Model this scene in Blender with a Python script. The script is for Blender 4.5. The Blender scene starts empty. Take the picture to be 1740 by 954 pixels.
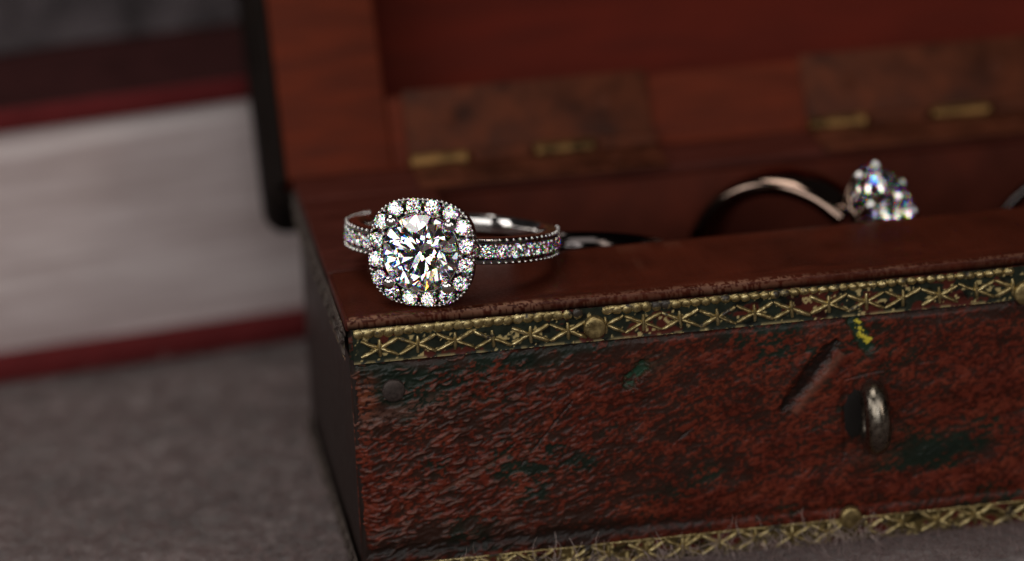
import bpy, bmesh, math, random
import numpy as np
from mathutils import Vector, Matrix
random.seed(7); rng = np.random.default_rng(11)
MM = 0.001
scene = bpy.context.scene
R = math.radians

# ------------------------------------------------------------------ camera, world, lamps, exposure
def v3(*a): return Vector(a)
CAM_POS = v3(-47.07, -468.50, 193.48)
cR = v3(0.98742501, -0.15041274, -0.04866061); cU = v3(0.09456425, 0.3153095, 0.9442656); cF = v3(0.12668643, 0.93699302, -0.32556815)
cam_d = bpy.data.cameras.new('camera'); cam = bpy.data.objects.new('camera', cam_d)
scene.collection.objects.link(cam); scene.camera = cam
m = Matrix((cR, cU, -cF)).transposed().to_4x4(); m.translation = CAM_POS * MM
cam.matrix_world = m
cam_d.sensor_width = 36; cam_d.lens = 180; cam_d.clip_start = 0.02; cam_d.clip_end = 20
cam_d.dof.use_dof = True; cam_d.dof.focus_distance = 0.5012; cam_d.dof.aperture_fstop = 11.5; cam_d.dof.aperture_blades = 0

world = bpy.data.worlds.new('World'); scene.world = world; world.use_nodes = True
bg = world.node_tree.nodes['Background']; bg.inputs[0].default_value = (0.55, 0.5, 0.5, 1); bg.inputs[1].default_value = 0.02

def area(name, loc, target, size, power, col, shape='RECTANGLE', size_y=None):
    d = bpy.data.lights.new(name, 'AREA'); d.shape = shape; d.size = size * MM
    if shape in ('RECTANGLE', 'ELLIPSE'): d.size_y = (size_y or size) * MM
    d.energy = power; d.color = col
    o = bpy.data.objects.new(name, d); scene.collection.objects.link(o)
    o.location = v3(*loc) * MM
    o.rotation_euler = (v3(*target) - v3(*loc)).to_track_quat('-Z', 'Y').to_euler()
    return o
TGT = (25, 10, 28)
area('top_softbox', (-150, 60, 540), TGT, 330, 1.0, (1.0, 0.94, 0.87), size_y=280)
area('front_softbox', (-350, -400, 250), TGT, 370, 0.8, (1.0, 0.96, 0.92), size_y=330)
area('front_softbox', (110, -440, 420), TGT, 340, 0.38, (1.0, 0.96, 0.92), size_y=240)
area('left_side_lamp', (-430, -40, 230), TGT, 130, 0.22, (1.0, 0.96, 0.93), size_y=200)  # off-frame lamp added for the lid recess shadow and ridge glints
area('right_strip_lamp', (300, -380, 240), TGT, 90, 0.25, (1.0, 0.88, 0.78), size_y=200)
for k in range(10):      # ring light round the lens
    t_ = 2 * math.pi * k / 10
    p_ = CAM_POS + cR * (75 * math.cos(t_)) + cU * (75 * math.sin(t_)) + cF * 15
    area('ring_light', p_, TGT, 54, 0.03, (1.0, 0.99, 0.98), 'DISK')

scene.view_settings.view_transform = 'Standard'; scene.view_settings.look = 'None'
scene.view_settings.exposure = 0.12; scene.view_settings.gamma = 1
scene.render.engine = 'CYCLES'
cy = scene.cycles
cy.max_bounces = 24; cy.transmission_bounces = 20; cy.glossy_bounces = 8; cy.diffuse_bounces = 3
cy.caustics_reflective = True; cy.caustics_refractive = False; cy.blur_glossy = 0.0
cy.sample_clamp_indirect = 30; cy.use_denoising = True

# ------------------------------------------------------------------ helpers
def link(name, me, mats=None, parent=None, mw=None):
    o = bpy.data.objects.new(name, me); scene.collection.objects.link(o)
    if mats is not None and not me.materials:
        for mt in (mats if isinstance(mats, (list, tuple)) else [mats]): me.materials.append(mt)
    if parent is not None: o.parent = parent
    if mw is not None: o.matrix_local = mw
    return o
def mesh(name, verts, faces, smooth=None):
    me = bpy.data.meshes.new(name)
    V = np.asarray(verts, dtype=np.float64) * MM
    me.from_pydata(V.tolist(), [], [list(map(int, f)) for f in faces]); me.update()
    if smooth is not None:
        me.shade_smooth()
        if smooth < 180: me.set_sharp_from_angle(angle=R(smooth))
    return me
def grid_mesh(name, P, smooth=True):
    """P: (n, m, 3) array of points in mm -> quad grid mesh"""
    n, k = P.shape[:2]
    V = (P.reshape(-1, 3) * MM).astype(np.float32)
    i = np.arange(n - 1)[:, None] * k + np.arange(k - 1)[None, :]
    F = np.stack([i, i + 1, i + k + 1, i + k], -1).reshape(-1, 4).astype(np.int32)
    me = bpy.data.meshes.new(name)
    me.vertices.add(len(V)); me.vertices.foreach_set('co', V.ravel())
    me.loops.add(F.size); me.loops.foreach_set('vertex_index', F.ravel())
    me.polygons.add(len(F)); me.polygons.foreach_set('loop_start', np.arange(len(F), dtype=np.int32) * 4)
    me.polygons.foreach_set('loop_total', np.full(len(F), 4, dtype=np.int32))
    me.update(calc_edges=True); me.validate()
    if smooth: me.shade_smooth()
    return me
def color_attr(me, name, col):
    a = me.color_attributes.new(name, 'FLOAT_COLOR', 'POINT')
    c = np.ones((len(me.vertices), 4), np.float32); c[:len(col), :3] = col
    a.data.foreach_set('color', c.ravel())
def box_geo(x0, x1, y0, y1, z0, z1):
    v = [(x, y, z) for x in (x0, x1) for y in (y0, y1) for z in (z0, z1)]
    f = [(0, 1, 3, 2), (4, 6, 7, 5), (0, 4, 5, 1), (2, 3, 7, 6), (0, 2, 6, 4), (1, 5, 7, 3)]
    return v, f
def bevel_box(name, b, bev, xf=None, seg=3, sub=None):
    v, f = box_geo(*b)
    bm = bmesh.new(); vs = [bm.verts.new(p) for p in v]
    for q in f: bm.faces.new([vs[i] for i in q])
    bmesh.ops.recalc_face_normals(bm, faces=bm.faces)
    bmesh.ops.bevel(bm, geom=bm.edges[:] , offset=bev, segments=seg, profile=.5, affect='EDGES')
    for q in bm.verts:
        p = q.co if xf is None else xf(q.co)
        q.co = Vector(p) * MM
    me = bpy.data.meshes.new(name); bm.to_mesh(me); bm.free()
    me.shade_smooth(); me.set_sharp_from_angle(angle=R(40))
    return me
def tag(o, label=None, cat=None, group=None, kind=None):
    if label: o['label'] = label
    if cat: o['category'] = cat
    if group: o['group'] = group
    if kind: o['kind'] = kind
    return o
def empty(name, loc, mw=None):
    o = bpy.data.objects.new(name, None); scene.collection.objects.link(o); o.empty_display_size = 0.005
    if mw is not None: o.matrix_world = mw
    else: o.location = v3(*loc) * MM
    return o
def vnoise(x, y, seed):
    r = np.random.default_rng(seed).random((257, 257))
    xi = np.floor(x).astype(int); yi = np.floor(y).astype(int); fx = x - xi; fy = y - yi
    fx = fx * fx * (3 - 2 * fx); fy = fy * fy * (3 - 2 * fy)
    a = r[xi % 257, yi % 257]; b = r[(xi + 1) % 257, yi % 257]; c = r[xi % 257, (yi + 1) % 257]; d = r[(xi + 1) % 257, (yi + 1) % 257]
    return (a * (1 - fx) + b * fx) * (1 - fy) + (c * (1 - fx) + d * fx) * fy
def fbm(x, y, seed, oct=4, gain=.5):
    s = 0; a = 1; t = 0
    for o in range(oct):
        s = s + a * vnoise(x * 2 ** o + 37.3 * o, y * 2 ** o + 11.7 * o, seed + o); t += a; a *= gain
    return s / t
def sstep(a, b, x):
    t = np.clip((x - a) / (b - a), 0, 1); return t * t * (3 - 2 * t)

# ------------------------------------------------------------------ materials
def mat(name):
    mt = bpy.data.materials.new(name); mt.use_nodes = True
    nt = mt.node_tree; return mt, nt, nt.nodes, nt.links, nt.nodes['Principled BSDF']
def noise_node(nt, scale, detail=6, rough=.6, vec=None, stretch=None):
    n = nt.nodes.new('ShaderNodeTexNoise'); n.inputs['Scale'].default_value = scale
    n.inputs['Detail'].default_value = detail; n.inputs['Roughness'].default_value = rough
    tc = nt.nodes.new('ShaderNodeTexCoord'); mp = nt.nodes.new('ShaderNodeMapping')
    if stretch: mp.inputs['Scale'].default_value = stretch
    nt.links.new(tc.outputs['Object'], mp.inputs[0]); nt.links.new(mp.outputs[0], n.inputs['Vector'])
    return n
def ramp(nt, src, stops):
    r = nt.nodes.new('ShaderNodeValToRGB'); e = r.color_ramp.elements
    while len(e) < len(stops): e.new(.5)
    for q, (p, c) in zip(e, stops): q.position = p; q.color = (*c, 1) if len(c) == 3 else c
    nt.links.new(src, r.inputs[0]); return r
def bump(nt, src, dist, bsdf, strength=1.0, chain=None):
    b = nt.nodes.new('ShaderNodeBump'); b.inputs['Distance'].default_value = dist * MM; b.inputs['Strength'].default_value = strength
    nt.links.new(src, b.inputs['Height'])
    if chain: nt.links.new(chain.outputs[0], b.inputs['Normal'])
    nt.links.new(b.outputs[0], bsdf.inputs['Normal']); return b
def simple(name, col, rough=.5, metal=0, spec=.5, nscale=None, ndist=.03, var=.25, stretch=None, roughvar=.15):
    mt, nt, N, L, b = mat(name)
    b.inputs['Metallic'].default_value = metal; b.inputs['Roughness'].default_value = rough
    b.inputs['Specular IOR Level'].default_value = spec
    if nscale:
        n = noise_node(nt, nscale, stretch=stretch)
        r = ramp(nt, n.outputs[0], [(.3, [c * (1 - var) for c in col]), (.7, [min(1, c * (1 + var)) for c in col])])
        L.new(r.outputs[0], b.inputs['Base Color'])
        rr = ramp(nt, n.outputs[0], [(.3, [max(0, rough - roughvar)] * 3), (.7, [min(1, rough + roughvar)] * 3)])
        L.new(rr.outputs[0], b.inputs['Roughness'])
        n2 = noise_node(nt, nscale * 3.1, stretch=stretch); bump(nt, n2.outputs[0], ndist, b)
    else: b.inputs['Base Color'].default_value = (*col, 1)
    return mt
def attr_mat(name, attr, rough, spec=.5, nscale=4000, ndist=.02, rv=.12):
    mt, nt, N, L, b = mat(name)
    a = N.new('ShaderNodeVertexColor'); a.layer_name = attr; L.new(a.outputs[0], b.inputs['Base Color'])
    b.inputs['Specular IOR Level'].default_value = spec
    n = noise_node(nt, nscale); rr = ramp(nt, n.outputs[0], [(.3, [rough - rv] * 3), (.7, [rough + rv] * 3)])
    L.new(rr.outputs[0], b.inputs['Roughness']); bump(nt, n.outputs[0], ndist, b)
    return mt
M_paint = attr_mat('weathered_paint', 'paint', .38, .2, 5000, .018)
M_edge = attr_mat('worn_wood_edge', 'paint', .45, .14, 3500, .02)
M_wood = simple('dark_red_wood', (0.055, 0.0105, 0.006), .55, 0, .15, 160, .02, .35, (1, 7, 7))
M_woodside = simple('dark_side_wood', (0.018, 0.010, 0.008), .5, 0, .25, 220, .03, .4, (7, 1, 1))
M_lid = simple('red_lid_wood', (0.088, 0.0155, 0.0065), .65, 0, .08, 120, .03, .3, (1, 6, 6))
M_lidin = simple('red_lid_panel', (0.085, 0.012, 0.007), .8, 0, .06, 90, .03, .2, (1, 5, 5))
M_interior = simple('interior_wood', (0.07, 0.0145, 0.008), .7, 0, .1, 150, .03, .3)
M_black = simple('black_hole', (0.008, 0.006, 0.005), .7, 0, .2)
M_silver = simple('white_gold', (0.72, 0.69, 0.67), .1, 1, .5, 900, .0008, .06, roughvar=.04)
M_dsilver = simple('dark_white_gold', (0.27, 0.19, 0.15), .08, 1, .5, 600, .0012, .1, roughvar=.03)  # warm tint puts the band's coppery reflections into the base colour
M_darkmetal = simple('dark_polished_metal', (0.07, 0.06, 0.058), .12, 1, .5, 600, .0012, .1, roughvar=.03)
M_lidedge = simple('black_brown_lid_edge', (.010, .007, .006), .8, 0, .05, 300, .03, .4)
M_halo = simple('dark_reflecting_white_gold', (0.24, 0.215, 0.205), .17, 1, .5, 1500, .004, .25)  # white gold darkened in colour to stand in for reflected dark surroundings
M_steel = simple('worn_steel', (0.24, 0.21, 0.17), .3, 1, .5, 1800, .012, .3, roughvar=.1)
M_nail = simple('dull_iron_nail', (0.06, 0.045, 0.04), .55, .6, .4, 2500, .03, .4)
M_hinge = simple('tarnished_hinge_brass', (0.066, 0.0165, 0.0065), .6, .2, .15, 260, .05, .6)
M_hingek = simple('hinge_knuckle_brass', (0.17, 0.09, 0.03), .35, .85, .5, 420, .03, .8)
M_pages = None
def brass(name, painted):
    mt, nt, N, L, b = mat(name)
    n = noise_node(nt, 1400, 8, .65); g = N.new('ShaderNodeNewGeometry')
    c = ramp(nt, n.outputs[0], [(.32, (.10, .075, .035)), (.46, (.31, .235, .10)), (.68, (.66, .55, .29))])
    L.new(c.outputs[0], b.inputs['Base Color']); b.inputs['Metallic'].default_value = .88
    rr = ramp(nt, n.outputs[0], [(.3, (.55,) * 3), (.6, (.27,) * 3)]); L.new(rr.outputs[0], b.inputs['Roughness'])
    n2 = noise_node(nt, 4200, 4); bump(nt, n2.outputs[0], .03, b)
    if painted:
        n3 = noise_node(nt, 420, 5, .6)
        mk = ramp(nt, n3.outputs[0], [(.36, (1, 1, 1)), (.41, (0, 0, 0))])
        mix = N.new('ShaderNodeMixRGB'); mix.inputs[2].default_value = (.03, .022, .015, 1)
        L.new(mk.outputs[0], mix.inputs[0]); L.new(c.outputs[0], mix.inputs[1]); L.new(mix.outputs[0], b.inputs['Base Color'])
        inv = N.new('ShaderNodeMath'); inv.operation = 'MULTIPLY_ADD'; inv.inputs[1].default_value = -.8; inv.inputs[2].default_value = .88
        L.new(mk.outputs[0], inv.inputs[0]); L.new(inv.outputs[0], b.inputs['Metallic'])
    return mt
M_brass = brass('worn_brass', True); M_tack = simple('tack_brass', (.33, .25, .11), .38, .9, .5, 1500, .03, .35)
M_side_shade = simple('shaded_side_brass', (.06, .045, .037), .5, .3, .4, 900, .03, .4)  # same brass, colour darkened for the weak reflection at the side angle

def gem_mat(name, spread):
    mt = bpy.data.materials.new(name); mt.use_nodes = True; nt = mt.node_tree; nt.nodes.clear()
    out = nt.nodes.new('ShaderNodeOutputMaterial'); prev = None
    def glass(col, ior):
        g = nt.nodes.new('ShaderNodeBsdfGlass'); g.inputs['Color'].default_value = (*col, 1)
        g.inputs['Roughness'].default_value = 0; g.inputs['IOR'].default_value = ior; return g
    for col, ior in (((1, 0, 0), 2.42 - spread), ((0, 1, 0), 2.42), ((0, 0, 1), 2.42 + spread * 1.2)):   # colours split where light enters
        g = glass(col, ior)
        if prev is None: prev = g
        else:
            a = nt.nodes.new('ShaderNodeAddShader'); nt.links.new(prev.outputs[0], a.inputs[0]); nt.links.new(g.outputs[0], a.inputs[1]); prev = a
    inner = glass((1, 1, 1), 2.42); geo = nt.nodes.new('ShaderNodeNewGeometry'); mx = nt.nodes.new('ShaderNodeMixShader')
    nt.links.new(geo.outputs['Backfacing'], mx.inputs[0]); nt.links.new(prev.outputs[0], mx.inputs[1]); nt.links.new(inner.outputs[0], mx.inputs[2])
    nt.links.new(mx.outputs[0], out.inputs[0]); return mt
M_gem = gem_mat('diamond', .03); M_melee = gem_mat('small_diamond', .004)

# ------------------------------------------------------------------ TABLE COVER (felt)
nx, ny = 260, 260
gx = np.linspace(-2600, 2600, nx); gx = np.sign(gx) * (np.abs(gx) / 2600) ** 2.6 * 2600 + 20
gy = np.linspace(-1, 1, ny); gy = np.sign(gy) * np.abs(gy) ** 2.6 * 2600 + 40
X, Y = np.meshgrid(gx, gy, indexing='ij')
Z = (fbm(X / 9, Y / 9, 5) - .5) * .5 - .25
me = grid_mesh('tabletop_cloth', np.stack([X, Y, Z], -1)[:, ::1])
mt, nt, N, L, b = mat('mauve_wool_felt')
n = noise_node(nt, 330, 8, .72); n2 = noise_node(nt, 60, 4, .6)
mx = N.new('ShaderNodeMath'); mx.operation = 'MULTIPLY_ADD'; mx.inputs[1].default_value = .45; L.new(n2.outputs[0], mx.inputs[0])
ml = N.new('ShaderNodeMath'); ml.operation = 'MULTIPLY'; ml.inputs[1].default_value = .6; L.new(n.outputs[0], ml.inputs[0]); L.new(ml.outputs[0], mx.inputs[2])
c = ramp(nt, mx.outputs[0], [(.41, (.040, .027, .025)), (.5, (.090, .062, .058)), (.61, (.17, .123, .118))])
L.new(c.outputs[0], b.inputs['Base Color']); b.inputs['Roughness'].default_value = .95; b.inputs['Specular IOR Level'].default_value = .1
b.inputs['Sheen Weight'].default_value = .3
n3 = noise_node(nt, 1500, 6, .7); bump(nt, n3.outputs[0], .5, b, .8); M_felt = mt
ground = link('tabletop_cloth', me, M_felt); tag(ground, kind='structure')
# wool fibres
def fibres(name, count, region, length, rad, lift, seed, parent, mtl):
    r = np.random.default_rng(seed); K = 7
    base = region(r, count); V = []; F = []
    for i in range(count):
        p = np.array(base[i]); L_ = length * r.uniform(.35, 1.3); a = r.uniform(0, 2 * math.pi)
        d = np.array([math.cos(a), math.sin(a), r.uniform(-.1, lift)]); d /= np.linalg.norm(d)
        curl = r.normal(0, 1, 3) * .55; w = rad * r.uniform(.6, 1.4); s = len(V)
        for k in range(K):
            side = np.cross(d, (0.1, .9, .3)); side /= np.linalg.norm(side) + 1e-9
            tw = w * (1 - .6 * k / K)
            V.append(p - side * tw); V.append(p + side * tw); V.append(p + np.cross(side, d) * tw * 1.5)
            p = p + d * L_ / K; d = d + np.cross(curl, d) * .45 + np.array([0, 0, -.08]); d /= np.linalg.norm(d)
            if p[2] < -.1: p[2] = -.1; d[2] = abs(d[2]) * .5
        for k in range(K - 1):
            q = s + 3 * k
            F += [(q, q + 1, q + 4, q + 3), (q + 1, q + 2, q + 5, q + 4), (q + 2, q, q + 3, q + 5)]
    o = link(name, mesh(name, V, F), mtl, parent); tag(o, kind='stuff'); return o
M_fibre = simple('wool_fibre', (.2, .145, .14), .8, 0, .2)
fibres('wool_fibre', 11000, lambda r, n: np.stack([r.uniform(-25, 80, n), -r.random(n) ** 1.6 * 9 - .1, np.full(n, -.1)], 1), 1.7, .026, .8, 3, ground, M_fibre)
fibres('wool_fibre', 380, lambda r, n: np.stack([r.uniform(8, 52, n), -r.random(n) * 1.2 - .35, r.uniform(-.1, .9, n)], 1), 4.2, .022, 1.8, 4, ground, simple('loose_fibre', (.42, .33, .3), .6, 0, .3))
fibres('wool_fibre', 9000, lambda r, n: np.stack([r.uniform(-45, 2, n), r.uniform(-12, 72, n), np.full(n, -.15)], 1), 2.4, .05, .6, 6, ground, M_fibre)

# ------------------------------------------------------------------ WOODEN BOX
W, BD, H, T = 106.0, 46.0, 27.3, 28.4     # width, depth, height to the brass, top of the rim
box = empty('jewellery_box', (0, 0, 0))
tag(box, 'open wooden jewellery box with worn red and green painted front and brass trim', 'jewellery box')
# front panel: carved, worn paint
def front_panel():
    dx = .1
    xs = np.arange(-.05, W + .05, dx); zs = np.arange(.0, H, dx)
    X, Z = np.meshgrid(xs, zs, indexing='ij')
    ang = R(19); ca, sa = math.cos(ang), math.sin(ang)
    wx = (fbm(X / 7, Z / 7, 91, 3) - .5) * 3.0; wz = (fbm(X / 5, Z / 5, 95, 3) - .5) * 2.2
    u = (X + wx) * ca + (Z + wz) * sa; v = -(X + wx) * sa + (Z + wz) * ca
    n1 = fbm(u / 1.25 + 40, v / .36 + 40, 1, 2, .45)
    n2 = fbm(u / .7, v / .22, 21, 3, .6)
    big = fbm(X / 11 + 3, Z / 8 + 5, 31, 4)
    fine = fbm(X / .32, Z / .3, 41, 3, .6)
    left = 1 - sstep(10, 34, X)
    right = sstep(46, 58, X)
    # short raised strokes of the tooling: bold and sparse on the left, small and dense further right
    sr = np.random.default_rng(77); stroke = np.zeros_like(X); n_, k_ = X.shape
    for q in range(6500):
        cx, cz = sr.uniform(-.5, 72 if q > 800 else W), sr.uniform(0, H); lf = 1 - min(1, max(0, (cx - 14) / 22))
        if sr.random() > .45 + .55 * (1 - lf): continue
        Ls = sr.uniform(.35, 1.15) * (1 + .35 * lf); ws = sr.uniform(.07, .15) * (1 + .45 * lf); aa = R(sr.normal(14 + 5 * (1 - lf), 9)); hs = sr.uniform(.25, 1) * (.45 + .55 * lf)
        i0, i1 = max(0, int((cx - Ls) / dx)), min(n_, int((cx + Ls) / dx) + 2); j0, j1 = max(0, int((cz - Ls * .6 - .3) / dx)), min(k_, int((cz + Ls * .6 + .3) / dx) + 2)
        if i1 <= i0 or j1 <= j0: continue
        xx = X[i0:i1, j0:j1] - cx; zz = Z[i0:i1, j0:j1] - cz; U_ = xx * math.cos(aa) + zz * math.sin(aa); V_ = -xx * math.sin(aa) + zz * math.cos(aa) + .12 * np.sin(U_ * 3 + q)
        bmp = np.clip(1 - (U_ / Ls) ** 2, 0, 1) * np.exp(-(V_ / ws) ** 2) * hs
        stroke[i0:i1, j0:j1] = np.maximum(stroke[i0:i1, j0:j1], bmp)
    mid = sstep(18, 34, X)
    h = stroke * (.21 * left + .09 * (1 - left) - .04 * mid) + (n1 - .5) * (.08 - .04 * mid) + (n2 - .5) * (.05 + .03 * left - .02 * mid) + (fine - .5) * .10 + (fbm(X / 4, Z / 3, 171, 3) - .5) * .5
    # how much red lies over the green
    cover = .53 + .13 * (1 - left) + (big - .5) * 1.0 + (n1 - .5) * .7 + (n2 - .5) * .5 + (fine - .5) * .9 + (stroke - .25) * .55
    green_pool = np.exp(-(((X - 62) / 6.0) ** 2 + ((Z - 9.0) / 2.3) ** 2)) * .42 + np.exp(-(((X - 57.5) / 3.0) ** 2 + ((Z - 8.) / 1.8) ** 2)) * .3
    top_green = np.exp(-((Z - 22.7) / 1.2) ** 2) * .34 * (.5 + left) + np.exp(-((X - 9) / 5) ** 2 - ((Z - 8) / 6) ** 2) * .15
    nailg = np.exp(-(((X - 4.2) / 2.1) ** 2 + ((Z - 20.4) / 1.9) ** 2)) * .6
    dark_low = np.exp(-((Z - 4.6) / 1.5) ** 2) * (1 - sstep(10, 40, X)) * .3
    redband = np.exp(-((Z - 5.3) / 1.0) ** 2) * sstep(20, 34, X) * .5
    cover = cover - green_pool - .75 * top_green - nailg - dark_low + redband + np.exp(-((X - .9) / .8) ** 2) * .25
    red = sstep(.30, .72, cover)
    hue = fbm(X / 2.2, Z / 1.4, 61, 4, .6)
    gm = sstep(.5, .68, fbm(X / 6 + 60, Z / 4, 161, 3) + green_pool * .8 + nailg * .5)[..., None]
    c_green = np.stack([.022 + .016 * hue, .009 + .007 * hue, .006 + .005 * hue], -1) * (1 - gm) + np.stack([.006 + .007 * hue, .010 + .012 * hue, .007 + .007 * hue], -1) * gm
    c_red = np.stack([.088 + .10 * (hue - .5), .0125 + .026 * (hue - .4).clip(0), .0065 + .012 * (hue - .4).clip(0)], -1)
    c_red = c_red * (.5 + .85 * sstep(.3, .75, fine + (n2 - .5) * .8))[..., None]
    c_brown = np.stack([.12 + 0 * X, .06 + 0 * X, .045 + 0 * X], -1)
    col = c_green * (1 - red)[..., None] + c_red * red[..., None]
    # pinkish highlights on the raised left ridges, painted in as brown colour
    pink_glint = sstep(.45, .9, stroke + (fine - .5) * .5) * (.12 + .7 * left)
    pink_glint = pink_glint + np.exp(-(((Z - 18.2 - (X - 4) * .22) / .8) ** 2)) * (1 - sstep(6, 12, X)) * .65 * sstep(.4, .6, fine + n2 - .45)
    pink_glint = pink_glint.clip(0, .9)
    col = col * (1 - pink_glint)[..., None] + c_brown * pink_glint[..., None]
    # orange scuffs near the left edge
    sc = np.exp(-(((X - 1.2) / 1.0) ** 2 + ((Z - 20.0) / 2.2) ** 2)) * sstep(.42, .55, fine)
    col = col * (1 - sc)[..., None] + np.array([.14, .04, .018]) * sc[..., None]
    def seg(ax, az, bx, bz):
        d = np.array([bx - ax, bz - az]); L2 = d @ d
        t = np.clip(((X - ax) * d[0] + (Z - az) * d[1]) / L2, 0, 1)
        px, pz = ax + t * d[0], az + t * d[1]
        return np.hypot(X - px, Z - pz), t, ((X - ax) * d[1] - (Z - az) * d[0]) / math.sqrt(L2)
    # the long gouge: its shaded bed and lit flank are painted into the colour
    d, t, sgn = seg(48.4, 21.2, 42.6, 14.4); wd = .3 + .75 * np.sin(t * math.pi) ** .8
    g = 1 - sstep(wd * .3, wd * 1.15, d + (fine - .5) * .35)
    h = h - g * .3; col = col * (1 - g * .9)[..., None] + np.array([.008, .005, .004]) * (g * .9)[..., None]
    lip = np.exp(-((sgn * -1 - 1.25) / .45) ** 2) * (t > .08) * (t < .95)
    lip2 = np.exp(-((sgn - 1.25) / .45) ** 2) * (t > .08) * (t < .95)
    h = h + .10 * np.maximum(lip, lip2)
    col = col + (np.array([.19, .075, .05]) - col) * (lip * .55)[..., None]
    # turquoise gouge
    d, t, _ = seg(28.9, 20.4, 27.4, 18.9); g = 1 - sstep(.3, .95, d + (fine - .5) * .9)
    h -= g * .55; col = col + (np.array([.008, .05, .027]) - col) * (g * sstep(.3, .6, n2) * .9)[..., None]
    g = np.exp(-(((X - 29.6) / 1.9) ** 2 + ((Z - 20.6) / 1.2) ** 2)) * sstep(.35, .6, fine) * .7; col = col + (np.array([.02, .03, .02]) - col) * g[..., None]
    # yellow chip with dark surround
    d, t, _ = seg(50.2, 23.0, 51.4, 20.3); g = 1 - sstep(.45, .95, d + (fine - .5) * .7); h -= g * .3
    col = col + (np.array([.012, .03, .018]) - col) * g[..., None]
    zig = .22 * np.sin(t * 9)
    d2, t2, s2 = seg(50.3, 23.1, 51.6, 20.4); g = (1 - sstep(.04, .24, np.abs(s2 + zig * .9) + (fine - .5) * 1.1)) * (t2 > .01) * (t2 < .99); h += g * .12
    col = col + (np.array([.62, .52, .05]) - col) * g[..., None]
    # fine scratches
    for ax, az, bx, bz, w, dk in ((21.6, 17.6, 16.3, 11.4, .06, -1), (49, 17.0, 54, 17.7, .04, -1), (8, 9.4, 15, 12.6, .1, 1), (33.7, 13.6, 31.6, 12.0, .04, -1)):
        d, t, _ = seg(ax, az, bx, bz); g = (1 - sstep(w, w * 2.6, d + (fine - .5) * .12)) * sstep(.25, .5, vnoise(t * 12, t * 0, 77) + .15)
        h -= g * .13; col = col + ((np.array([.10, .045, .03]) if dk > 0 else np.array([.02, .012, .01])) - col) * (g * .7)[..., None]
    # light rubbed patch below the eyelet, thin dark groove left of it
    g = np.exp(-(((X - 52) / 2.6) ** 2 + ((Z - 9.6) / 2.0) ** 2)) * .5 * sstep(.35, .65, n2); col = col + (np.array([.13, .05, .03]) - col) * g[..., None]
    g = np.exp(-(((X - 48.9) / .25) ** 2)) * (Z > 9) * (Z < 17) * .6; h -= g * .15; col *= (1 - .5 * g)[..., None]
    # step under the top strip and groove above the lower strip
    h -= .25 * np.exp(-((Z - 23.4) / .35) ** 2)
    lowd = np.exp(-((Z - 3.4) / 1.0) ** 2) * (1 - sstep(24, 46, X)) * .8; col = col * (1 - lowd)[..., None] + np.array([.008, .006, .005]) * lowd[..., None]  # lower left groove painted near-black in place of its shade
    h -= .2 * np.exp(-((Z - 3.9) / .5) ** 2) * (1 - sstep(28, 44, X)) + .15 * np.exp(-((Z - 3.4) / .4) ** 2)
    # rounding at the corner
    e = np.exp(-((X + .05) / .55)); h = h - e * .8
    P = np.stack([X, -h, Z], -1)
    n, k = X.shape
    me = grid_mesh('front_panel', P)
    color_attr(me, 'paint', col.reshape(-1, 3).clip(.003, 1)); return me
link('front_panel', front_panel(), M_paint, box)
link('front_wall', bevel_box('front_wall', (.3, W - .3, .9, 3.6, 0, H - .02), .1), M_interior, box)
# side panels, back, floor
def side_panel(x0, x1, name):
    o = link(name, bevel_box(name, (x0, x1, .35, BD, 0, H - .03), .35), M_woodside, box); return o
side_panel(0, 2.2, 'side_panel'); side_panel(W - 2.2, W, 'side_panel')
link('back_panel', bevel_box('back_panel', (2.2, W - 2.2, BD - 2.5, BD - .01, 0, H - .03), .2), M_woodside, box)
link('box_floor', bevel_box('box_floor', (2.2, W - 2.2, 3.6, BD - 2.5, 0, 3), .1), M_interior, box)
# inner walls of the compartment, standing under the rim
CX0, CX1, CY0, CY1 = 14.0, W - 13.0, 14.4, 38.5
for nm, b in (('inner_wall', (CX0 - 1.5, CX1 + 1.5, CY0 - 1.5, CY0, 3, H)), ('inner_wall', (CX0 - 1.5, CX1 + 1.5, CY1, CY1 + 1.5, 3, H)),
              ('inner_wall', (CX0 - 1.5, CX0, CY0, CY1, 3, H)), ('inner_wall', (CX1, CX1 + 1.5, CY0, CY1, 3, H))):
    link(nm, bevel_box(nm, b, .1), M_interior, box)
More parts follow.
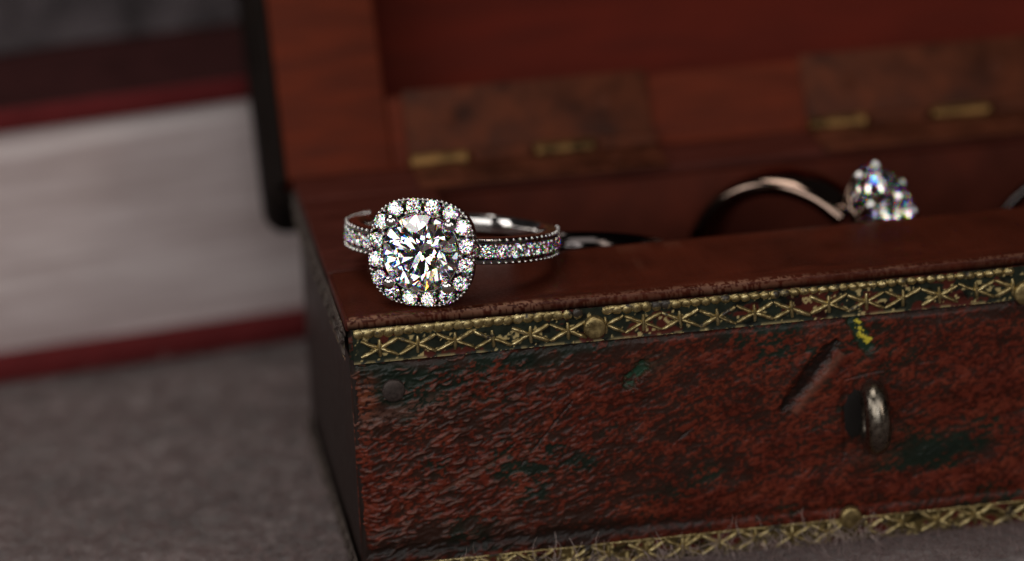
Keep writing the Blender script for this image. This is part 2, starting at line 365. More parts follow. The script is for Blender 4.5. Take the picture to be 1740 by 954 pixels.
# rim rails; the front one has a worn, uneven front edge
def front_rail():
    xs = np.arange(-.15, W + .15, .09)
    prof = []
    y0, z0, z1, r = -.42, H + .02, T, .38
    prof += [(1.5, z0), (.3, z0), (y0 + .1, z0)]
    for k in range(7):
        a = k / 6 * math.pi / 2; prof.append((y0 + r * .55 - r * .55 * math.cos(a) , z1 - r * 1.3 + r * 1.3 * math.sin(a)))
    for yy in (.1, .25, .4, .6, .85, 1.2, 1.6, 2.2, 3, 5, 8, 11, 13.6, CY0): prof.append((yy, z1 + (0.0 if yy < 13 else -.03)))
    prof.append((CY0 + .12, z1 - .2)); prof.append((CY0 + .12, z1 - 1.0))
    p = np.array(prof); n, k = len(xs), len(p)
    X = np.repeat(xs[:, None], k, 1); Yp = np.repeat(p[None, :, 0], n, 0); Zp = np.repeat(p[None, :, 1], n, 0)
    s = np.arange(k)[None, :] * .33
    nz = fbm(X / 1.3 + 9, s / 1.0 + X * 0, 71, 4, .6); nl = fbm(X / 6, s * 0 + X * 0, 74, 2)
    zone = np.exp(-((Yp + .1) / (.42 - .14 * sstep(30, 60, X))) ** 2)
    Yp = Yp + zone * ((nz - .5) * .32 + (nl - .5) * .4); Zp = Zp + zone * ((nz - .5) * .16 - .06) * (Zp > T - .9) + (fbm(X / 9, Yp / 3, 78, 3) - .5) * .05
    cr = np.exp(-(X + .15) / .35); Zp = Zp - cr * .25 * (Zp > T - .7)
    grain = fbm(X / 3.5, Yp / .35 + 20, 81, 4, .6); big = fbm(X / 9, Yp / 5, 83, 3)
    base = np.array([.056, .0105, .0045])[None, None] * (.25 + 1.0 * grain + .55 * big)[..., None]
    worn = (.45 + .55 * sstep(.35, .6, nl)) * zone * sstep(.42, .6, nz * .6 + .2 + (vnoise(X / .16, s / .5, 88) - .5) * .9 + (vnoise(X / .5, s / 1.5, 89) - .5) * .5)
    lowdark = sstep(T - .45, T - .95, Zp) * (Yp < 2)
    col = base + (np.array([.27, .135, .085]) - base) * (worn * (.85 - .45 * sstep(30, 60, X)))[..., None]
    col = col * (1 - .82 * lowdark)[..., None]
    scr = sstep(.80, .86, fbm(X / 5, (Yp + X * .02) / .12, 87, 2)) * (Yp > .6) * .35
    col = col + (np.array([.13, .045, .025]) - col) * scr[..., None]
    # left end cap comes from swept thickness: closes visually against the side moulding
    me = grid_mesh('front_rail', np.stack([X, Yp, Zp], -1)[:, ::-1])
    color_attr(me, 'paint', col[:, ::-1].reshape(-1, 3).clip(.003, 1)); return me
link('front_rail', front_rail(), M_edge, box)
link('rail_end', bevel_box('rail_end', (-.35, .1, -.15, CY0 - .2, H - .2, T - .12), .18), M_wood, box)
link('side_rail', bevel_box('side_rail', (-.35, CX0, CY0 + .13, CY1, H, T - .03), .3), M_wood, box)
link('side_rail', bevel_box('side_rail', (CX1, W + .3, CY0 + .13, CY1, H, T - .03), .3), M_wood, box)
link('back_rail', bevel_box('back_rail', (-.35, W + .3, CY1, BD, H, T - .05), .25), M_wood, box)
for x0, x1 in ((CX0 - .01, CX0 + .02),): pass

# ---- brass strips: thin sheet, beaded edge, stamped stars and lozenges, tacks
def bar_geo(ax, az, bx, bz, w, h, rr, segs=5):
    V = []; F = []; K = 5
    d = np.array([bx - ax, bz - az]); Ln = np.linalg.norm(d); d = d / Ln; nrm = np.array([-d[1], d[0]])
    for i in range(segs + 1):
        t = i / segs; c = np.array([ax, az]) + d * Ln * t + nrm * rr.uniform(-.03, .03)
        ww = w * rr.uniform(.86, 1.12) * (1 if 0 < i < segs else .7); hh = h * rr.uniform(.8, 1.15) * (1 if 0 < i < segs else .55)
        for k in range(K):
            a = math.pi * k / (K - 1); q = c + nrm * (ww / 2) * math.cos(a)
            V.append((q[0], -hh * math.sin(a) ** .8, q[1]))
    for i in range(segs):
        for k in range(K - 1):
            q = i * K + k; F.append((q, q + K, q + K + 1, q + 1))
    F.append(tuple(range(K))); F.append(tuple(range(segs * K + K - 1, segs * K - 1, -1)))
    return V, F
def join(geos):
    V = []; F = []
    for v, f in geos:
        s = len(V); V += list(v); F += [tuple(i + s for i in q) for q in f]
    return V, F
def dome(cx, cz, rx, rz, h, rr, n=12, m=4, jit=.04, y0=0):
    V = []; F = []
    for j in range(m):
        a = j / m * math.pi / 2
        for i in range(n):
            t = 2 * math.pi * i / n; k = 1 + rr.uniform(-jit, jit)
            V.append((cx + rx * math.cos(a) * math.cos(t) * k, y0 - h * math.sin(a), cz + rz * math.cos(a) * math.sin(t) * k))
    V.append((cx, y0 - h, cz))
    for j in range(m - 1):
        for i in range(n): F.append((j * n + i, j * n + (i + 1) % n, (j + 1) * n + (i + 1) % n, (j + 1) * n + i))
    for i in range(n): F.append(((m - 1) * n + i, (m - 1) * n + (i + 1) % n, m * n))
    return V, F
MIR = Matrix(((1, 0, 0, 0), (0, 1, 0, 0), (0, 0, 1, 0), (0, 0, 0, 1)))
def strip_sheet(x0, x1, z0, z1, seed, y=-.42, gold=0):
    xs = np.arange(x0, x1, .12); zs = np.linspace(z0, z1, 26); X, Z = np.meshgrid(xs, zs, indexing='ij')
    f = fbm(X / .5, Z / .5, seed, 3); b = fbm(X / 2.6, Z / 1.6, seed + 4, 3); e = (Z - z0) / (z1 - z0)
    edge = np.exp(-((e - .0) / .045) ** 2) ; hh = (f - .5) * .08 + edge * .07
    redm = sstep(.58, .64, b + (f - .5) * .3); grn = 1 - redm
    base_ = np.array([.014, .018, .012]) * (1 - gold) + np.array([.075, .05, .016]) * gold
    col = base_ * grn[..., None] * (.6 + .9 * f)[..., None] + np.array([.07, .014, .009]) * redm[..., None]
    br = np.maximum(edge * .7 * sstep(.46, .6, fbm(X / .9, Z * 0 + 2, seed + 9, 2)), sstep(.70, .74, fbm(X / .55, Z / .5, seed + 7, 3)))
    col = col + (np.array([.42, .33, .15]) - col) * br[..., None]
    dark = sstep(.62, .7, fbm(X / 1.2, Z / .8, seed + 13, 3)); col = col * (1 - .7 * dark * (1 - br))[..., None]
    me = grid_mesh('sheet', np.stack([X, y - hh, Z], -1)); color_attr(me, 'paint', col.reshape(-1, 3).clip(.003, 1)); return me
def brass_strip(x0, x1, z0, z1, seed, tacks, mw=None, bright=True, beads=True, up=1, motif_x0=None, M_brass=M_brass):
    rr = random.Random(seed)
    st = link('brass_strip', strip_sheet(x0, x1, z0, z1, seed, gold=0 if beads else .8), M_paint, box, mw)
    y = -.42; zc = z0 + (z1 - z0) * (.40 if beads else .5); per = 3.73; hw = (.88 if beads else 1.0)
    def put(name, v, f, m_=M_brass, sm=50):
        v = [(p[0], p[1] + y, p[2]) for p in v]; o = link(name, mesh(name, v, f, sm), m_, st); return o
    x = (motif_x0 if motif_x0 is not None else x0 + 3.0); zc0 = zc; blocked = lambda q, r: any(abs(q - t) < r for t in tacks)
    while x < x1 - .5:
        dz = rr.uniform(-.07, .07); zc = zc0 + .09 * math.sin(x * .31 + seed) + .05 * math.sin(x * .83)
        if not blocked(x, .9):
            g = [bar_geo(x + rr.uniform(-.06, .06), zc - hw + dz, x + rr.uniform(-.06, .06), zc + hw + dz * .5, .40, .3, rr)]
            v, f = join(g); put('stamped_bar', v, f)
        for s in (-1, 1):
            for q in (-1, 1):
                ex, ez = x + s * per / 2, zc + q * hw * .98
                if blocked((x + ex) / 2, 1.15 + (.5 if x > 60 else 0)) or rr.random() < .03: continue
                v, f = bar_geo(x + s * .1, zc + dz, ex - s * .05, ez, .44 * rr.uniform(.8, 1.15), .3, rr); put('stamped_ray', v, f)
        if rr.random() < .35 and not blocked(x + 1.2, 1.2):
            v, f = dome(x + rr.choice((-1, 1)) * rr.uniform(.7, 1.1), zc - hw * rr.uniform(.2, .8), .2, .17, .14, rr, 8, 2, .25); put('stamped_dot', v, f)
        x += per
    if beads:
        bx = x0 + .6; zt = z1 - .42
        while bx < x1 - .3:
            if not blocked(bx, .62):
                k = 1 - min(1, max(0, (bx - 30) / 14)) # flattened towards the left end
                v, f = dome(bx, zt + rr.uniform(-.04, .04) - .06 * k, .55 * rr.uniform(.94, 1.06), (.40 + .12 * k) * rr.uniform(.9, 1.1), .40 - .16 * k, rr, 14, 4, .04); put('bead', v, f, M_brass, 60)
            bx += .985
    if beads:
        g = []
        q = x0 + .2
        while q < x1 - 1:
            L_ = rr.uniform(2.5, 6); kk = 1 - min(1, max(0, (q - 30) / 14))
            if not blocked(q + L_ / 2, L_ / 2 + .7): g.append(bar_geo(q, z1 - .34 + .1 * kk, q + L_, z1 - .34 + .1 * kk, .36 + .16 * kk, .12 + .05 * kk, rr, 6))
            q += L_ + .05
        v, f = join(g); put('edge_ledge', v, f)
    # lower raised wire
    k = x0 + .3
    pts = []
    while k < x1:
        pts.append((k, z0 + .03 + rr.uniform(-.03, .03))); k += .5
    g = [bar_geo(*pts[i], *pts[i + 1], rr.uniform(.06, .12), .09, rr, 2) for i in range(len(pts) - 1) if rr.random() < .55 and not blocked(pts[i][0], .8 * (not beads))]
    v, f = join(g); put('edge_wire', v, f)
    if not beads:
        pts = [(q, z1 - .05 + rr.uniform(-.03, .03)) for q in np.arange(x0 + .3, x1, .5)]
        g = [bar_geo(*pts[i], *pts[i + 1], .22, .2, rr, 2) for i in range(len(pts) - 1) if not blocked(pts[i][0], .7)]
        v, f = join(g); put('edge_wire', v, f)
    for i, tx in enumerate(tacks):
        tz = tacks[tx]
        v = [(tx + 1.12 * q * math.cos(2 * math.pi * i_ / 28), -.35 - hh_, tz + 1.18 * q * math.sin(2 * math.pi * i_ / 28)) for q, hh_ in ((1, 0), (.985, .22), (.92, .36), (.8, .42), (.5, .46), (.2, .44)) for i_ in range(28)] + [(tx, -.79, tz)]
        f = [(j_ * 28 + i_, j_ * 28 + (i_ + 1) % 28, (j_ + 1) * 28 + (i_ + 1) % 28, (j_ + 1) * 28 + i_) for j_ in range(5) for i_ in range(28)] + [(140 + i_, 140 + (i_ + 1) % 28, 168) for i_ in range(28)]
        n0 = len(v); v = list(v) + [(tx + 1.12 * math.cos(2 * math.pi * q / 28), 0.0, tz + 1.18 * math.sin(2 * math.pi * q / 28)) for q in range(28)]
        f = list(f) + [(q, n0 + q, n0 + (q + 1) % 28, (q + 1) % 28) for q in range(28)]
        put('tack', v, f, M_tack, 40)
    return st
brass_strip(.25, W - .2, 23.75, 27.25, 301, {24.1: 25.3, 67.35: 24.5}, motif_x0=2.85)
brass_strip(.25, W - .2, -.15, 2.35, 417, {49.15: 2.5}, beads=False, motif_x0=2.2)
# side strips (left end face): local x runs back along the side
side_m = Matrix(((0, 1, 0, 0.0), (-1, 0, 0, (BD - .3) * MM), (0, 0, 1, 0), (0, 0, 0, 1)))
brass_strip(.25, BD - .9, 23.75, 27.25, 511, {}, mw=side_m, motif_x0=2.0, M_brass=M_side_shade)
brass_strip(.25, BD - .9, -.15, 2.35, 523, {}, mw=side_m, beads=False, M_brass=M_side_shade)
# nail heads on the front, eyelet
rr = random.Random(5)
v, f = dome(3.98, 20.63, 1.12, 1.15, .22, rr, 28, 4, .03, -.45); n0 = len(v)
v = list(v) + [(3.98 + 1.15 * math.cos(2 * math.pi * q / 28), .2, 20.63 + 1.18 * math.sin(2 * math.pi * q / 28)) for q in range(28)]
f = list(f) + [(q, n0 + q, n0 + (q + 1) % 28, (q + 1) % 28) for q in range(28)]
link('nail_head', mesh('nail_head', v, f, 50), M_nail, box)
def eyelet():
    V = []; F = []; n, k = 48, 20
    for i in range(n):
        a = 2 * math.pi * i / n
        cyy = -1.15 + 1.75 * -math.cos(a); cz = 13.1 + 2.5 * math.sin(a)
        for j in range(k):
            b_ = 2 * math.pi * j / k
            rad = 1.35 * math.cos(b_)
            V.append((51.75 + 1.3 * math.sin(b_), cyy - rad * math.cos(a), cz + rad * math.sin(a)))
    for i in range(n):
        for j in range(k): F.append((i * k + j, ((i + 1) % n) * k + j, ((i + 1) % n) * k + (j + 1) % k, i * k + (j + 1) % k))
    return mesh('eyelet', V, F, 180)
link('eyelet', eyelet(), M_steel, box)
v, f = dome(50.0, 13.3, 1.15, 2.5, .12, rr, 20, 3, .1, -.1); link('eyelet_hole', mesh('eyelet_hole', v, f, 180), M_black, box)

# ------------------------------------------------------------------ LID (opened about 125 degrees)
PH = R(125); A = Vector((0, -math.cos(PH), math.sin(PH))); B = Vector((0, math.sin(PH), math.cos(PH))); HY, HZ = 46.5, 28.1
lidx = lambda p: Vector((p[0], HY, HZ)) + A * p[1] + B * p[2]     # p = (x, along lid, outward)
LL, LT = 50.0, 16.5
lid = link('lid', bevel_box('lid', (-.9, W + .9, .02, LL, 12.6, LT), 1.6, lidx, 4), M_lidin, box)
link('lid_rail', bevel_box('lid_rail', (-.8, 10.6, .0, LL, 0, 13), .35, lidx), M_lid, lid)
link('lid_rail', bevel_box('lid_rail', (W - 10.6, W + .8, .0, LL, 0, 13), .35, lidx), M_lid, lid)
link('lid_rail', bevel_box('lid_rail', (10.61, W - 10.61, .01, 8.3, .01, 13), .35, lidx), M_lid, lid)
link('lid_rail', bevel_box('lid_rail', (10.61, W - 10.61, LL - 9, LL, .01, 13), .35, lidx), M_lid, lid)
link('lid_side', bevel_box('lid_side', (-2.6, 3, -1.2, LL + .2, 3.4, LT + 1.2), 2.6, lidx, 5), M_lidedge, lid)
link('lid_strip', bevel_box('lid_strip', (-1.7, -.85, 0, LL, .5, 3.6), .3, lidx, 2), M_lidedge, lid)

def tube_x(x0, x1, cy_, cz_, r, n=16):
    V = []; F = []
    for i, (x, q) in enumerate(((x0, .86), (x0 + .12, 1), (x1 - .12, 1), (x1, .86))):
        for k in range(n): V.append((x, cy_ + r * q * math.cos(2 * math.pi * k / n), cz_ + r * q * math.sin(2 * math.pi * k / n)))
    for i in range(3):
        for k in range(n): F.append((i * n + k, (i + 1) * n + k, (i + 1) * n + (k + 1) % n, i * n + (k + 1) % n))
    F.append(tuple(range(n))[::-1]); F.append(tuple(range(3 * n, 4 * n)))
    return V, F
def hinge(x0, first):
    x1 = x0 + 27
    hg = link('hinge', bevel_box('hinge_leaf', (x0 + .3, x1 - .3, 1.0, 8.6, -.45, .05), .12, lidx, 2), M_hinge, box)
    link('lower_leaf', bevel_box('lower_leaf', (x0 + .3, x1 - .3, HY - 8.4, HY - .9, T - .1, T + .38), .12, None, 2), M_hinge, hg)
    ks = [0, 6.6, 13.4, 20.2, 27]
    for i in range(4):
        v, f = tube_x(x0 + ks[i] + .2, x0 + ks[i + 1] - .25, HY - .7, HZ + .85, .95)
        link('knuckle', mesh('knuckle', v, f, 40), M_hingek if i in (0, 2) else M_hinge, hg)
    for sx in (5, 22):
        for (yy, up) in ((5.2, 1), (4.6, 0)):
            V = []; F = []; n = 16
            if up: fn = lambda a, r, h: lidx((x0 + sx + r * math.cos(a), yy + r * math.sin(a), -.45 - h))
            else: fn = lambda a, r, h: Vector((x0 + sx + r * math.cos(a), HY - yy + r * math.sin(a), T + .38 + h))
            for r, h in ((1.0, -.05), (.95, .12), (.6, .2)):
                for k in range(n): V.append(tuple(fn(2 * math.pi * k / n, r, h)))
            for j in range(2):
                for k in range(n): F.append((j * n + k, (j + 1) * n + k, (j + 1) * n + (k + 1) % n, j * n + (k + 1) % n))
            F.append(tuple(range(2 * n, 3 * n))); link('screw', mesh('screw', V, F, 40), M_hinge, hg)
hinge(12.0, True); hinge(55.2, False)

# ------------------------------------------------------------------ DIAMONDS
def brilliant(Rr=1.0):
    """57-facet round brilliant, girdle radius 1, table towards +X"""
    V = []; F = []
    ct, pt = math.tan(R(34.5)), math.tan(R(40.8)); g = .022; rt = .56
    ang = lambda k: 2 * math.pi * k / 16
    def add(r, a, x): V.append((x, r * math.cos(a), r * math.sin(a))); return len(V) - 1
    zt = g + (1 - rt) * ct
    tab = [add(rt, ang(2 * k), zt) for k in range(8)]
    rm = .80
    mid = [add(rm, ang(2 * k + 1), g + (1 - rm * math.cos(ang(1))) * ct) for k in range(8)]
    gu = [add(1, ang(k), g) for k in range(16)]
    gl = [add(1, ang(k), -g) for k in range(16)]
    rl = .24
    low = [add(rl, ang(2 * k + 1), -g - (1 - rl * math.cos(ang(1))) * pt) for k in range(8)]
    cul = add(0, 0, -g - pt)
    F.append(tuple(tab))
    for k in range(8):
        k1 = (k + 1) % 8
        F.append((tab[k], mid[k], tab[k1]))
        F.append((tab[k], mid[k - 1], gu[2 * k], mid[k]))
        F.append((mid[k], gu[2 * k], gu[2 * k + 1])); F.append((mid[k], gu[2 * k + 1], gu[(2 * k + 2) % 16]))
        F.append((low[k - 1], cul, low[k], gl[2 * k]))
        F.append((low[k], gl[2 * k + 1], gl[2 * k])); F.append((low[k], gl[(2 * k + 2) % 16], gl[2 * k + 1]))
    for k in range(16): F.append((gu[k], gl[k], gl[(k + 1) % 16], gu[(k + 1) % 16]))
    V = [(x * Rr, y * Rr, z * Rr) for x, y, z in V]
    me = mesh('brilliant', V, F); bm = bmesh.new(); bm.from_mesh(me)
    bmesh.ops.recalc_face_normals(bm, faces=bm.faces); bm.to_mesh(me); bm.free()
    return me
ME_big = brilliant(); ME_big.materials.append(M_gem)
ME_small = brilliant(); ME_small.materials.append(M_melee)
def frame(origin, xdir, up):
    x = Vector(xdir).normalized(); z = (Vector(up) - x * Vector(up).dot(x)).normalized(); y = z.cross(x)
    mm = Matrix((x, y, z)).transposed().to_4x4(); mm.translation = Vector(origin); return mm
def place_gem(name, me, parent, loc, xdir, up, r, spin=0):
    mm = frame(Vector(loc) * MM, xdir, up) @ Matrix.Rotation(spin, 4, 'X') @ Matrix.Scale(r, 4)
    return link(name, me, None, parent, mm)
# low sphere template for beads / prongs
bmq = bmesh.new(); bmesh.ops.create_icosphere(bmq, subdivisions=2, radius=1.0)
SV = np.array([q.co[:] for q in bmq.verts]); SF = [tuple(q.index for q in fc.verts) for fc in bmq.faces]; bmq.free()
bmq = bmesh.new(); bmesh.ops.create_icosphere(bmq, subdivisions=3, radius=1.0)
SV3 = np.array([q.co[:] for q in bmq.verts]); SF3 = [tuple(q.index for q in fc.verts) for fc in bmq.faces]; bmq.free()
def beads(name, pts, mtl, parent):
    V = []; F = []
    for p, r in pts:
        s = len(V); V += (SV * np.array(r) + np.array(p)).tolist(); F += [tuple(i + s for i in q) for q in SF]
    o = link(name, mesh(name, V, F, 180), mtl, parent); tag(o, kind='stuff'); return o

def channel_band(name, rin, ro_f, hwf, a0, a1, n):
    P = []
    for i in range(n + 1):
        a = a0 + (a1 - a0) * i / n; ca, sa = math.cos(a), math.sin(a); hw = hwf(a); ro = ro_f(a)
        ch = .78 * sstep(R(121), R(118), abs((a + math.pi) % (2 * math.pi) - math.pi))
        sec = [(rin, -hw * .6), (rin + .25, -hw), (ro - .35, -hw), (ro - .06, -hw * .97), (ro, -hw * .88), (ro - .02, -.80), (ro - .12 * ch, -.76), (ro - ch, -.6), (ro - ch, 0), (ro - ch, .6), (ro - .12 * ch, .76), (ro - .02, .80), (ro, hw * .88), (ro - .06, hw * .97), (ro - .35, hw), (rin + .25, hw), (rin, hw * .6), (rin - .06, 0), (rin, -hw * .6)]
        P.append([(r * ca, r * sa, z) for r, z in sec])
    me = grid_mesh(name, np.array(P)); me.set_sharp_from_angle(angle=R(50))
    me.materials.append(M_silver); me.materials.append(M_halo)
    for p_ in me.polygons:
        c_ = p_.center
        if math.hypot(c_.x, c_.y) > 10.0 * MM and abs(math.atan2(c_.y, c_.x)) < R(122): p_.material_index = 1
    return me
def band_mesh(name, rin, rout, hwf, a0, a1, n=160, crown=.25, k=12, exp=3.0, closed=False):
    """sweep a rounded section round Z; a0..a1 angle from +X"""
    P = []
    for i in range(n + 1):
        a = a0 + (a1 - a0) * i / n; ca, sa = math.cos(a), math.sin(a)
        hw = hwf(a); ro = rout(a) if callable(rout) else rout; rc, rh = (rin + ro) / 2, (ro - rin) / 2
        row = []
        for j in range(k * 2 + 1):
            t = 2 * math.pi * j / (k * 2); c, s = math.cos(t), math.sin(t)
            x = np.sign(c) * abs(c) ** (2 / exp) * rh; z = np.sign(s) * abs(s) ** (2 / exp) * hw
            row.append(((rc + x) * ca, (rc + x) * sa, z))
        P.append(row)
    return grid_mesh(name, np.array(P))

# ------------------------------------------------------------------ HALO RING, lying on the front left corner of the rim
h = Vector((-0.35812851, -0.91272343, 0.19667209)); nn = Vector((0.11666163, 0.16524894, 0.97932776))
HC = Vector((7.7, 1.69, 33.85))      # centre of the halo face
O = HC - h * 13.0
ring = empty('halo_ring', None, frame(O * MM, h, nn))
tag(ring, 'diamond halo ring with large round stone and stone-set band lying on the box rim', 'ring')
hw = lambda a: 1.32 - .3 * (0.5 - 0.5 * math.cos(a)) ** 2
link('band', channel_band('band', 9.25, lambda a: 10.75 - .25 * (0.5 - .5 * math.cos(a)), hw, R(12), R(348), 240), M_silver, ring)
sp = 1.62 / 10.75; pts = []; a = R(24)
na = 0
while a < R(118):
    for s in (-1, 1):
        aa = a * s; d = Vector((math.cos(aa), math.sin(aa), 0)); ro = 10.75 - .25 * (0.5 - .5 * math.cos(aa))
        place_gem('pave_stone', ME_small, ring, d * (ro - .06), d + Vector((random.uniform(-.12, .12), random.uniform(-.12, .12), random.uniform(-.12, .12))), (0, 0, 1), .73 + random.uniform(-.02, .02), random.random())
        for dz in (-1, 1):
            for da in (-.5,):
                ab = (a + da * sp) * s; d2 = Vector((math.cos(ab), math.sin(ab), 0)); rb = ro + .0
                pts.append(((d2.x * rb, d2.y * rb, dz * .5), .27))
            for da in (-.25, .25):
                ab = (a + da * sp) * s; d2 = Vector((math.cos(ab), math.sin(ab), 0)); rb = ro - .02
                pts.append(((d2.x * rb, d2.y * rb, dz * 1.12), .205 + random.uniform(-.04, .03)))
    a += sp; na += 1
beads('milgrain', pts, M_silver, ring)
# halo plate
def sup(t, a, p): return a / (abs(math.cos(t)) ** p + abs(math.sin(t)) ** p) ** (1 / p)
def halo_plate():
    P = []; n = 128
    for i in range(n + 1):
        t = 2 * math.pi * i / n; ro = sup(t, 5.3, 2.75); row = []
        ri = 3.72
        for q, x in ((0, -2.4), (0, -.1), (.06, .12), (.12, .02), (.17, -.3), (.2, -1.1), (.5, -1.15), (.84, -1.1), (.87, -.3), (.89, -.02), (.93, .02), (.985, -.08), (1.0, -.3), (1.0, -.55), (.96, -.7), (.985, -.9), (.98, -1.15), (.86, -1.7), (.5, -2.2), (0, -2.4)):
            r = ri + (ro - ri) * q; row.append((x - .25 * q ** 2, r * math.cos(t), r * math.sin(t)))
        P.append(row)
    return grid_mesh('halo', np.array(P)[:, ::-1] + np.array([13.0, 0, 0]))
halo = link('halo', halo_plate(), M_halo, ring)
# stones at equal steps along the cushion path
def path(a, p, n, off=0):
    ts = np.linspace(0, 2 * math.pi, 2001); rr_ = np.array([sup(t, a, p) for t in ts]); xy = np.stack([rr_ * np.cos(ts), rr_ * np.sin(ts)], 1)
    s = np.concatenate([[0], np.cumsum(np.linalg.norm(np.diff(xy, axis=0), axis=1))]); out = []
    for i in range(n):
        q = ((i + off) / n * s[-1]) % s[-1]; out.append((np.interp(q, s, xy[:, 0]), np.interp(q, s, xy[:, 1])))
    return out
st = path(4.55, 2.7, 16, .5)
for (yy, zz) in st:
    d = Vector((1, .06 * yy / 4.5 + random.uniform(-.13, .13), .06 * zz / 4.5 + random.uniform(-.13, .13))).normalized()
    place_gem('halo_stone', ME_small, halo, (12.96 + random.uniform(-.04, .04), yy, zz), d, (0, 0, 1), .78, random.random())
pts = []
for (yy, zz) in path(3.98, 2.4, 16, 0): pts.append(((13.0, yy, zz), (.45, .25, .25)))
for (yy, zz) in path(4.98, 2.75, 16, 0): pts.append(((12.75, yy, zz), (.42, .2, .2)))
for (yy, zz) in path(5.22, 2.75, 72, .2): pts.append(((12.72, yy, zz), (.15, .17 + random.uniform(-.03, .02), .17)))
beads('milgrain', pts, M_silver, halo)
place_gem('centre_stone', ME_big, ring, (13.25, 0, 0), (1, 0, 0), (0, 0, 1), 3.8, R(9))
for sy, sz in ((-1, 1), (1, 1), (-1, -1), (1, -1)):
    c = Vector((0, sy * 3.02, sz * 3.12))
    V = []; F = []; n = 16
    prof = [(-3.2, .42), (-1.5, .5), (0, .6), (.35, .68), (.62, .70), (.9, .62), (1.1, .42), (1.19, .2), (1.22, 0.02)]
    inward = -c.normalized()
    for x, r in prof:
        lean = inward * (.0 if x < 0 else .16 * x)
        for k in range(n):
            q = 2 * math.pi * k / n; V.append((13.1 + x, c.y + lean.y + r * math.cos(q), c.z + lean.z + r * math.sin(q)))
    for j in range(len(prof) - 1):
        for k in range(n): F.append((j * n + k, j * n + (k + 1) % n, (j + 1) * n + (k + 1) % n, (j + 1) * n + k))
    F.append(tuple(range((len(prof) - 1) * n, len(prof) * n)))
    link('prong', mesh('prong', V, F, 180), M_silver, ring)
# under-gallery joining head and shank
g1 = band_mesh('gallery', 2.6, 3.3, lambda a: .5, 0, 2 * math.pi, 48)
link('gallery', g1, M_halo, ring, Matrix.Translation((10.7 * MM, 0, 0)) @ Matrix.Rotation(R(90), 4, 'Y'))

# ------------------------------------------------------------------ SOLITAIRE standing in the compartment
e, az = R(42), R(38)
h2 = Vector((math.cos(e) * math.cos(az), -math.cos(e) * math.sin(az), math.sin(e)))
n2 = Vector((math.sin(az), math.cos(az), 0)).cross(Vector((0, 0, 1))).cross(Vector((0, 0, 1))) * -1
axis2 = Vector((-math.sin(az), -math.cos(az), 0))
sol = empty('solitaire_ring', None, frame(Vector((49.2, 27, 18.94)) * MM, h2, axis2) @ Matrix.Scale(1.05, 4))
tag(sol, 'polished wide-band ring with round diamond standing up inside the box', 'ring')
link('band', band_mesh('band', 8.6, 11.0, lambda a: 3.1 - .5 * (.5 + .5 * math.cos(a)), R(6), R(354), 160, exp=2.6), M_dsilver, sol)
link('basket', band_mesh('basket', 2.2, 2.9, lambda a: .45, 0, 2 * math.pi, 40), M_dsilver, sol, Matrix.Translation((11.8 * MM, 0, 0)) @ Matrix.Rotation(R(90), 4, 'Y'))
place_gem('centre_stone', ME_big, sol, (14.2, 0, 0), (1, 0, 0), (0, 0, 1), 3.75, .3)
for q in range(6):
    t = 2 * math.pi * (q + .5) / 6; V = []; F = []; n = 12
    prof = [(10.6, 1.7, .4), (11.8, 2.55, .42), (13.4, 3.3, .45), (14.2, 3.6, .5), (14.7, 3.55, .5), (15.05, 3.35, .42), (15.2, 3.2, .1)]
    for x, rad, r in prof:
        for k in range(n):
            w_ = 2 * math.pi * k / n; V.append((x, rad * math.cos(t) + r * math.cos(w_), rad * math.sin(t) + r * math.sin(w_)))
    for j in range(len(prof) - 1):
        for k in range(n): F.append((j * n + k, j * n + (k + 1) % n, (j + 1) * n + (k + 1) % n, (j + 1) * n + k))
    F.append(tuple(range((len(prof) - 1) * n, len(prof) * n))); link('prong', mesh('prong', V, F, 180), M_silver, sol)
# ------------------------------------------------------------------ plain band leaning low, thin hoop at the far right
def plain(name, centre, axis, rin, rout, hwid, label, mt=None):
    ax = Vector(axis).normalized(); xd = ax.orthogonal()
    o = link(name, band_mesh(name, rin, rout, lambda a: hwid, 0, 2 * math.pi, 128, exp=2.4), mt or M_dsilver, None)
    o.matrix_world = frame(Vector(centre) * MM, xd, ax); tag(o, label, 'ring'); return o
plain('plain_band', (26.0, 25.2, 24.2), (.10, .42, .9), 8.6, 10.0, 1.2, 'plain polished band lying low in the box behind the halo ring', M_darkmetal)
plain('dark_band', (80.96, 27, 17.63), (-.25, -1, .05), 9.2, 10.6, 1.0, 'dark metal band standing in the box at the far right edge', M_darkmetal)

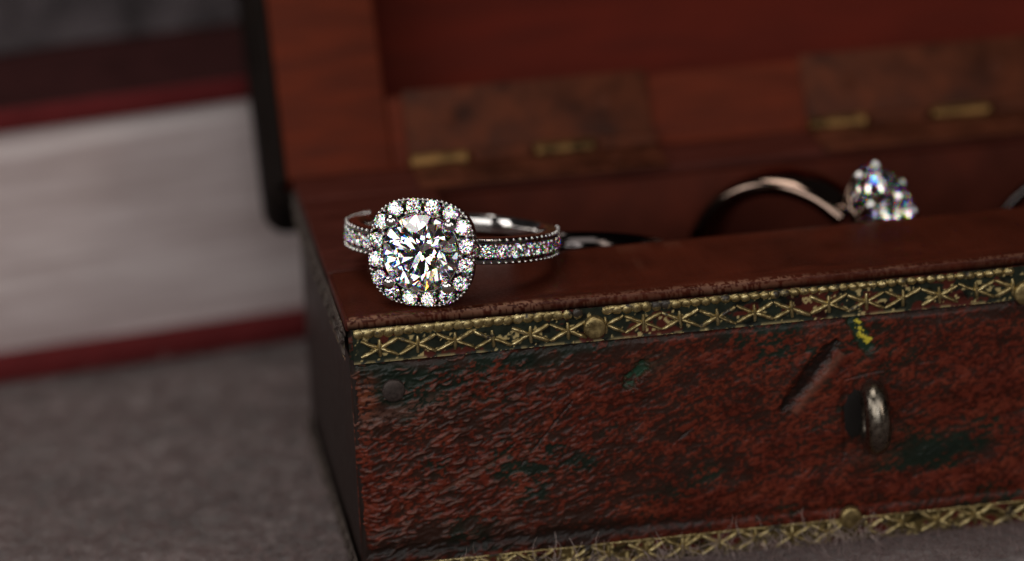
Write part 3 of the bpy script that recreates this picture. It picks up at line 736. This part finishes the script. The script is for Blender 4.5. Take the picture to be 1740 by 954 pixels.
# ------------------------------------------------------------------ BOOK
bo = Vector((-32.29, 69.19, 0)); bdir = (Vector((2.3, 74.63, 0)) - bo).normalized(); ba = math.atan2(bdir.y, bdir.x)
book = empty('thick_book', None, Matrix.Translation(bo * MM) @ Matrix.Rotation(ba, 4, 'Z'))
tag(book, 'thick closed book with dark red covers and pale pages lying beside the box', 'book')
M_cover = simple('maroon_book_cloth', (.13, .018, .019), .75, 0, .1, 300, .05, .15)
mt, nt, N, L, b = mat('page_edges'); n = noise_node(nt, 190, 5, .7, stretch=(.10, .12, 1.7))
c = ramp(nt, n.outputs[0], [(.38, (.52, .42, .41)), (.5, (.66, .555, .55)), (.63, (.80, .705, .695))]); L.new(c.outputs[0], b.inputs['Base Color'])
b.inputs['Roughness'].default_value = .85; n = noise_node(nt, 1500, 3, .6, stretch=(.05, .05, 3)); bump(nt, n.outputs[0], .25, b); M_pages = mt
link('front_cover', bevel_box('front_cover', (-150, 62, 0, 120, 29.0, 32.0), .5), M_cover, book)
fc = bpy.data.objects['front_cover'].data; fc.materials.append(simple('cover_top_shade', (.03, .008, .008), .75, 0, .1, 300, .05, .2))  # upward cover faces coloured darker, painting in the weak light on top
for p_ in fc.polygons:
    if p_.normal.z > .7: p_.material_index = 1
link('back_cover', bevel_box('back_cover', (-150, 62, 0, 120, .1, 3.0), .5), M_cover, book)
link('page_block', bevel_box('page_block', (-147, 59, 2.6, 118, 3.01, 28.99), .15), M_pages, book)
link('spine', bevel_box('spine', (-150, 62, 120.1, 122.5, .1, 32.0), .6), M_cover, book)
# dark folded cloth lying on the book
n_ = 120; U_, V_ = np.meshgrid(np.linspace(0, 1, n_), np.linspace(0, 1, n_), indexing='ij')
Xc = -150 + 215 * U_; Yc = 19.5 + 100 * V_ + 5 * (fbm(U_ * 9, V_ * 2, 201, 3) - .5)
Zc = 32.3 + 20 * sstep(0, .16, V_) * (.55 + .6 * fbm(U_ * 7, V_ * 5, 205, 4)) + 3 * fbm(U_ * 40, V_ * 20, 208, 3) * sstep(0, .1, V_)
Zc = np.where((V_ > .985) | (U_ < .008) | (U_ > .992), 32.1, Zc)
cl = link('folded_cloth', grid_mesh('folded_cloth', np.stack([Xc, Yc, Zc], -1)), simple('charcoal_wool', (.045, .037, .04), .95, 0, .1, 120, .6, .7))
cl.matrix_world = Matrix.Translation(bo * MM) @ Matrix.Rotation(ba, 4, 'Z')
tag(cl, 'dark charcoal cloth lying crumpled on top of the red book', 'cloth')
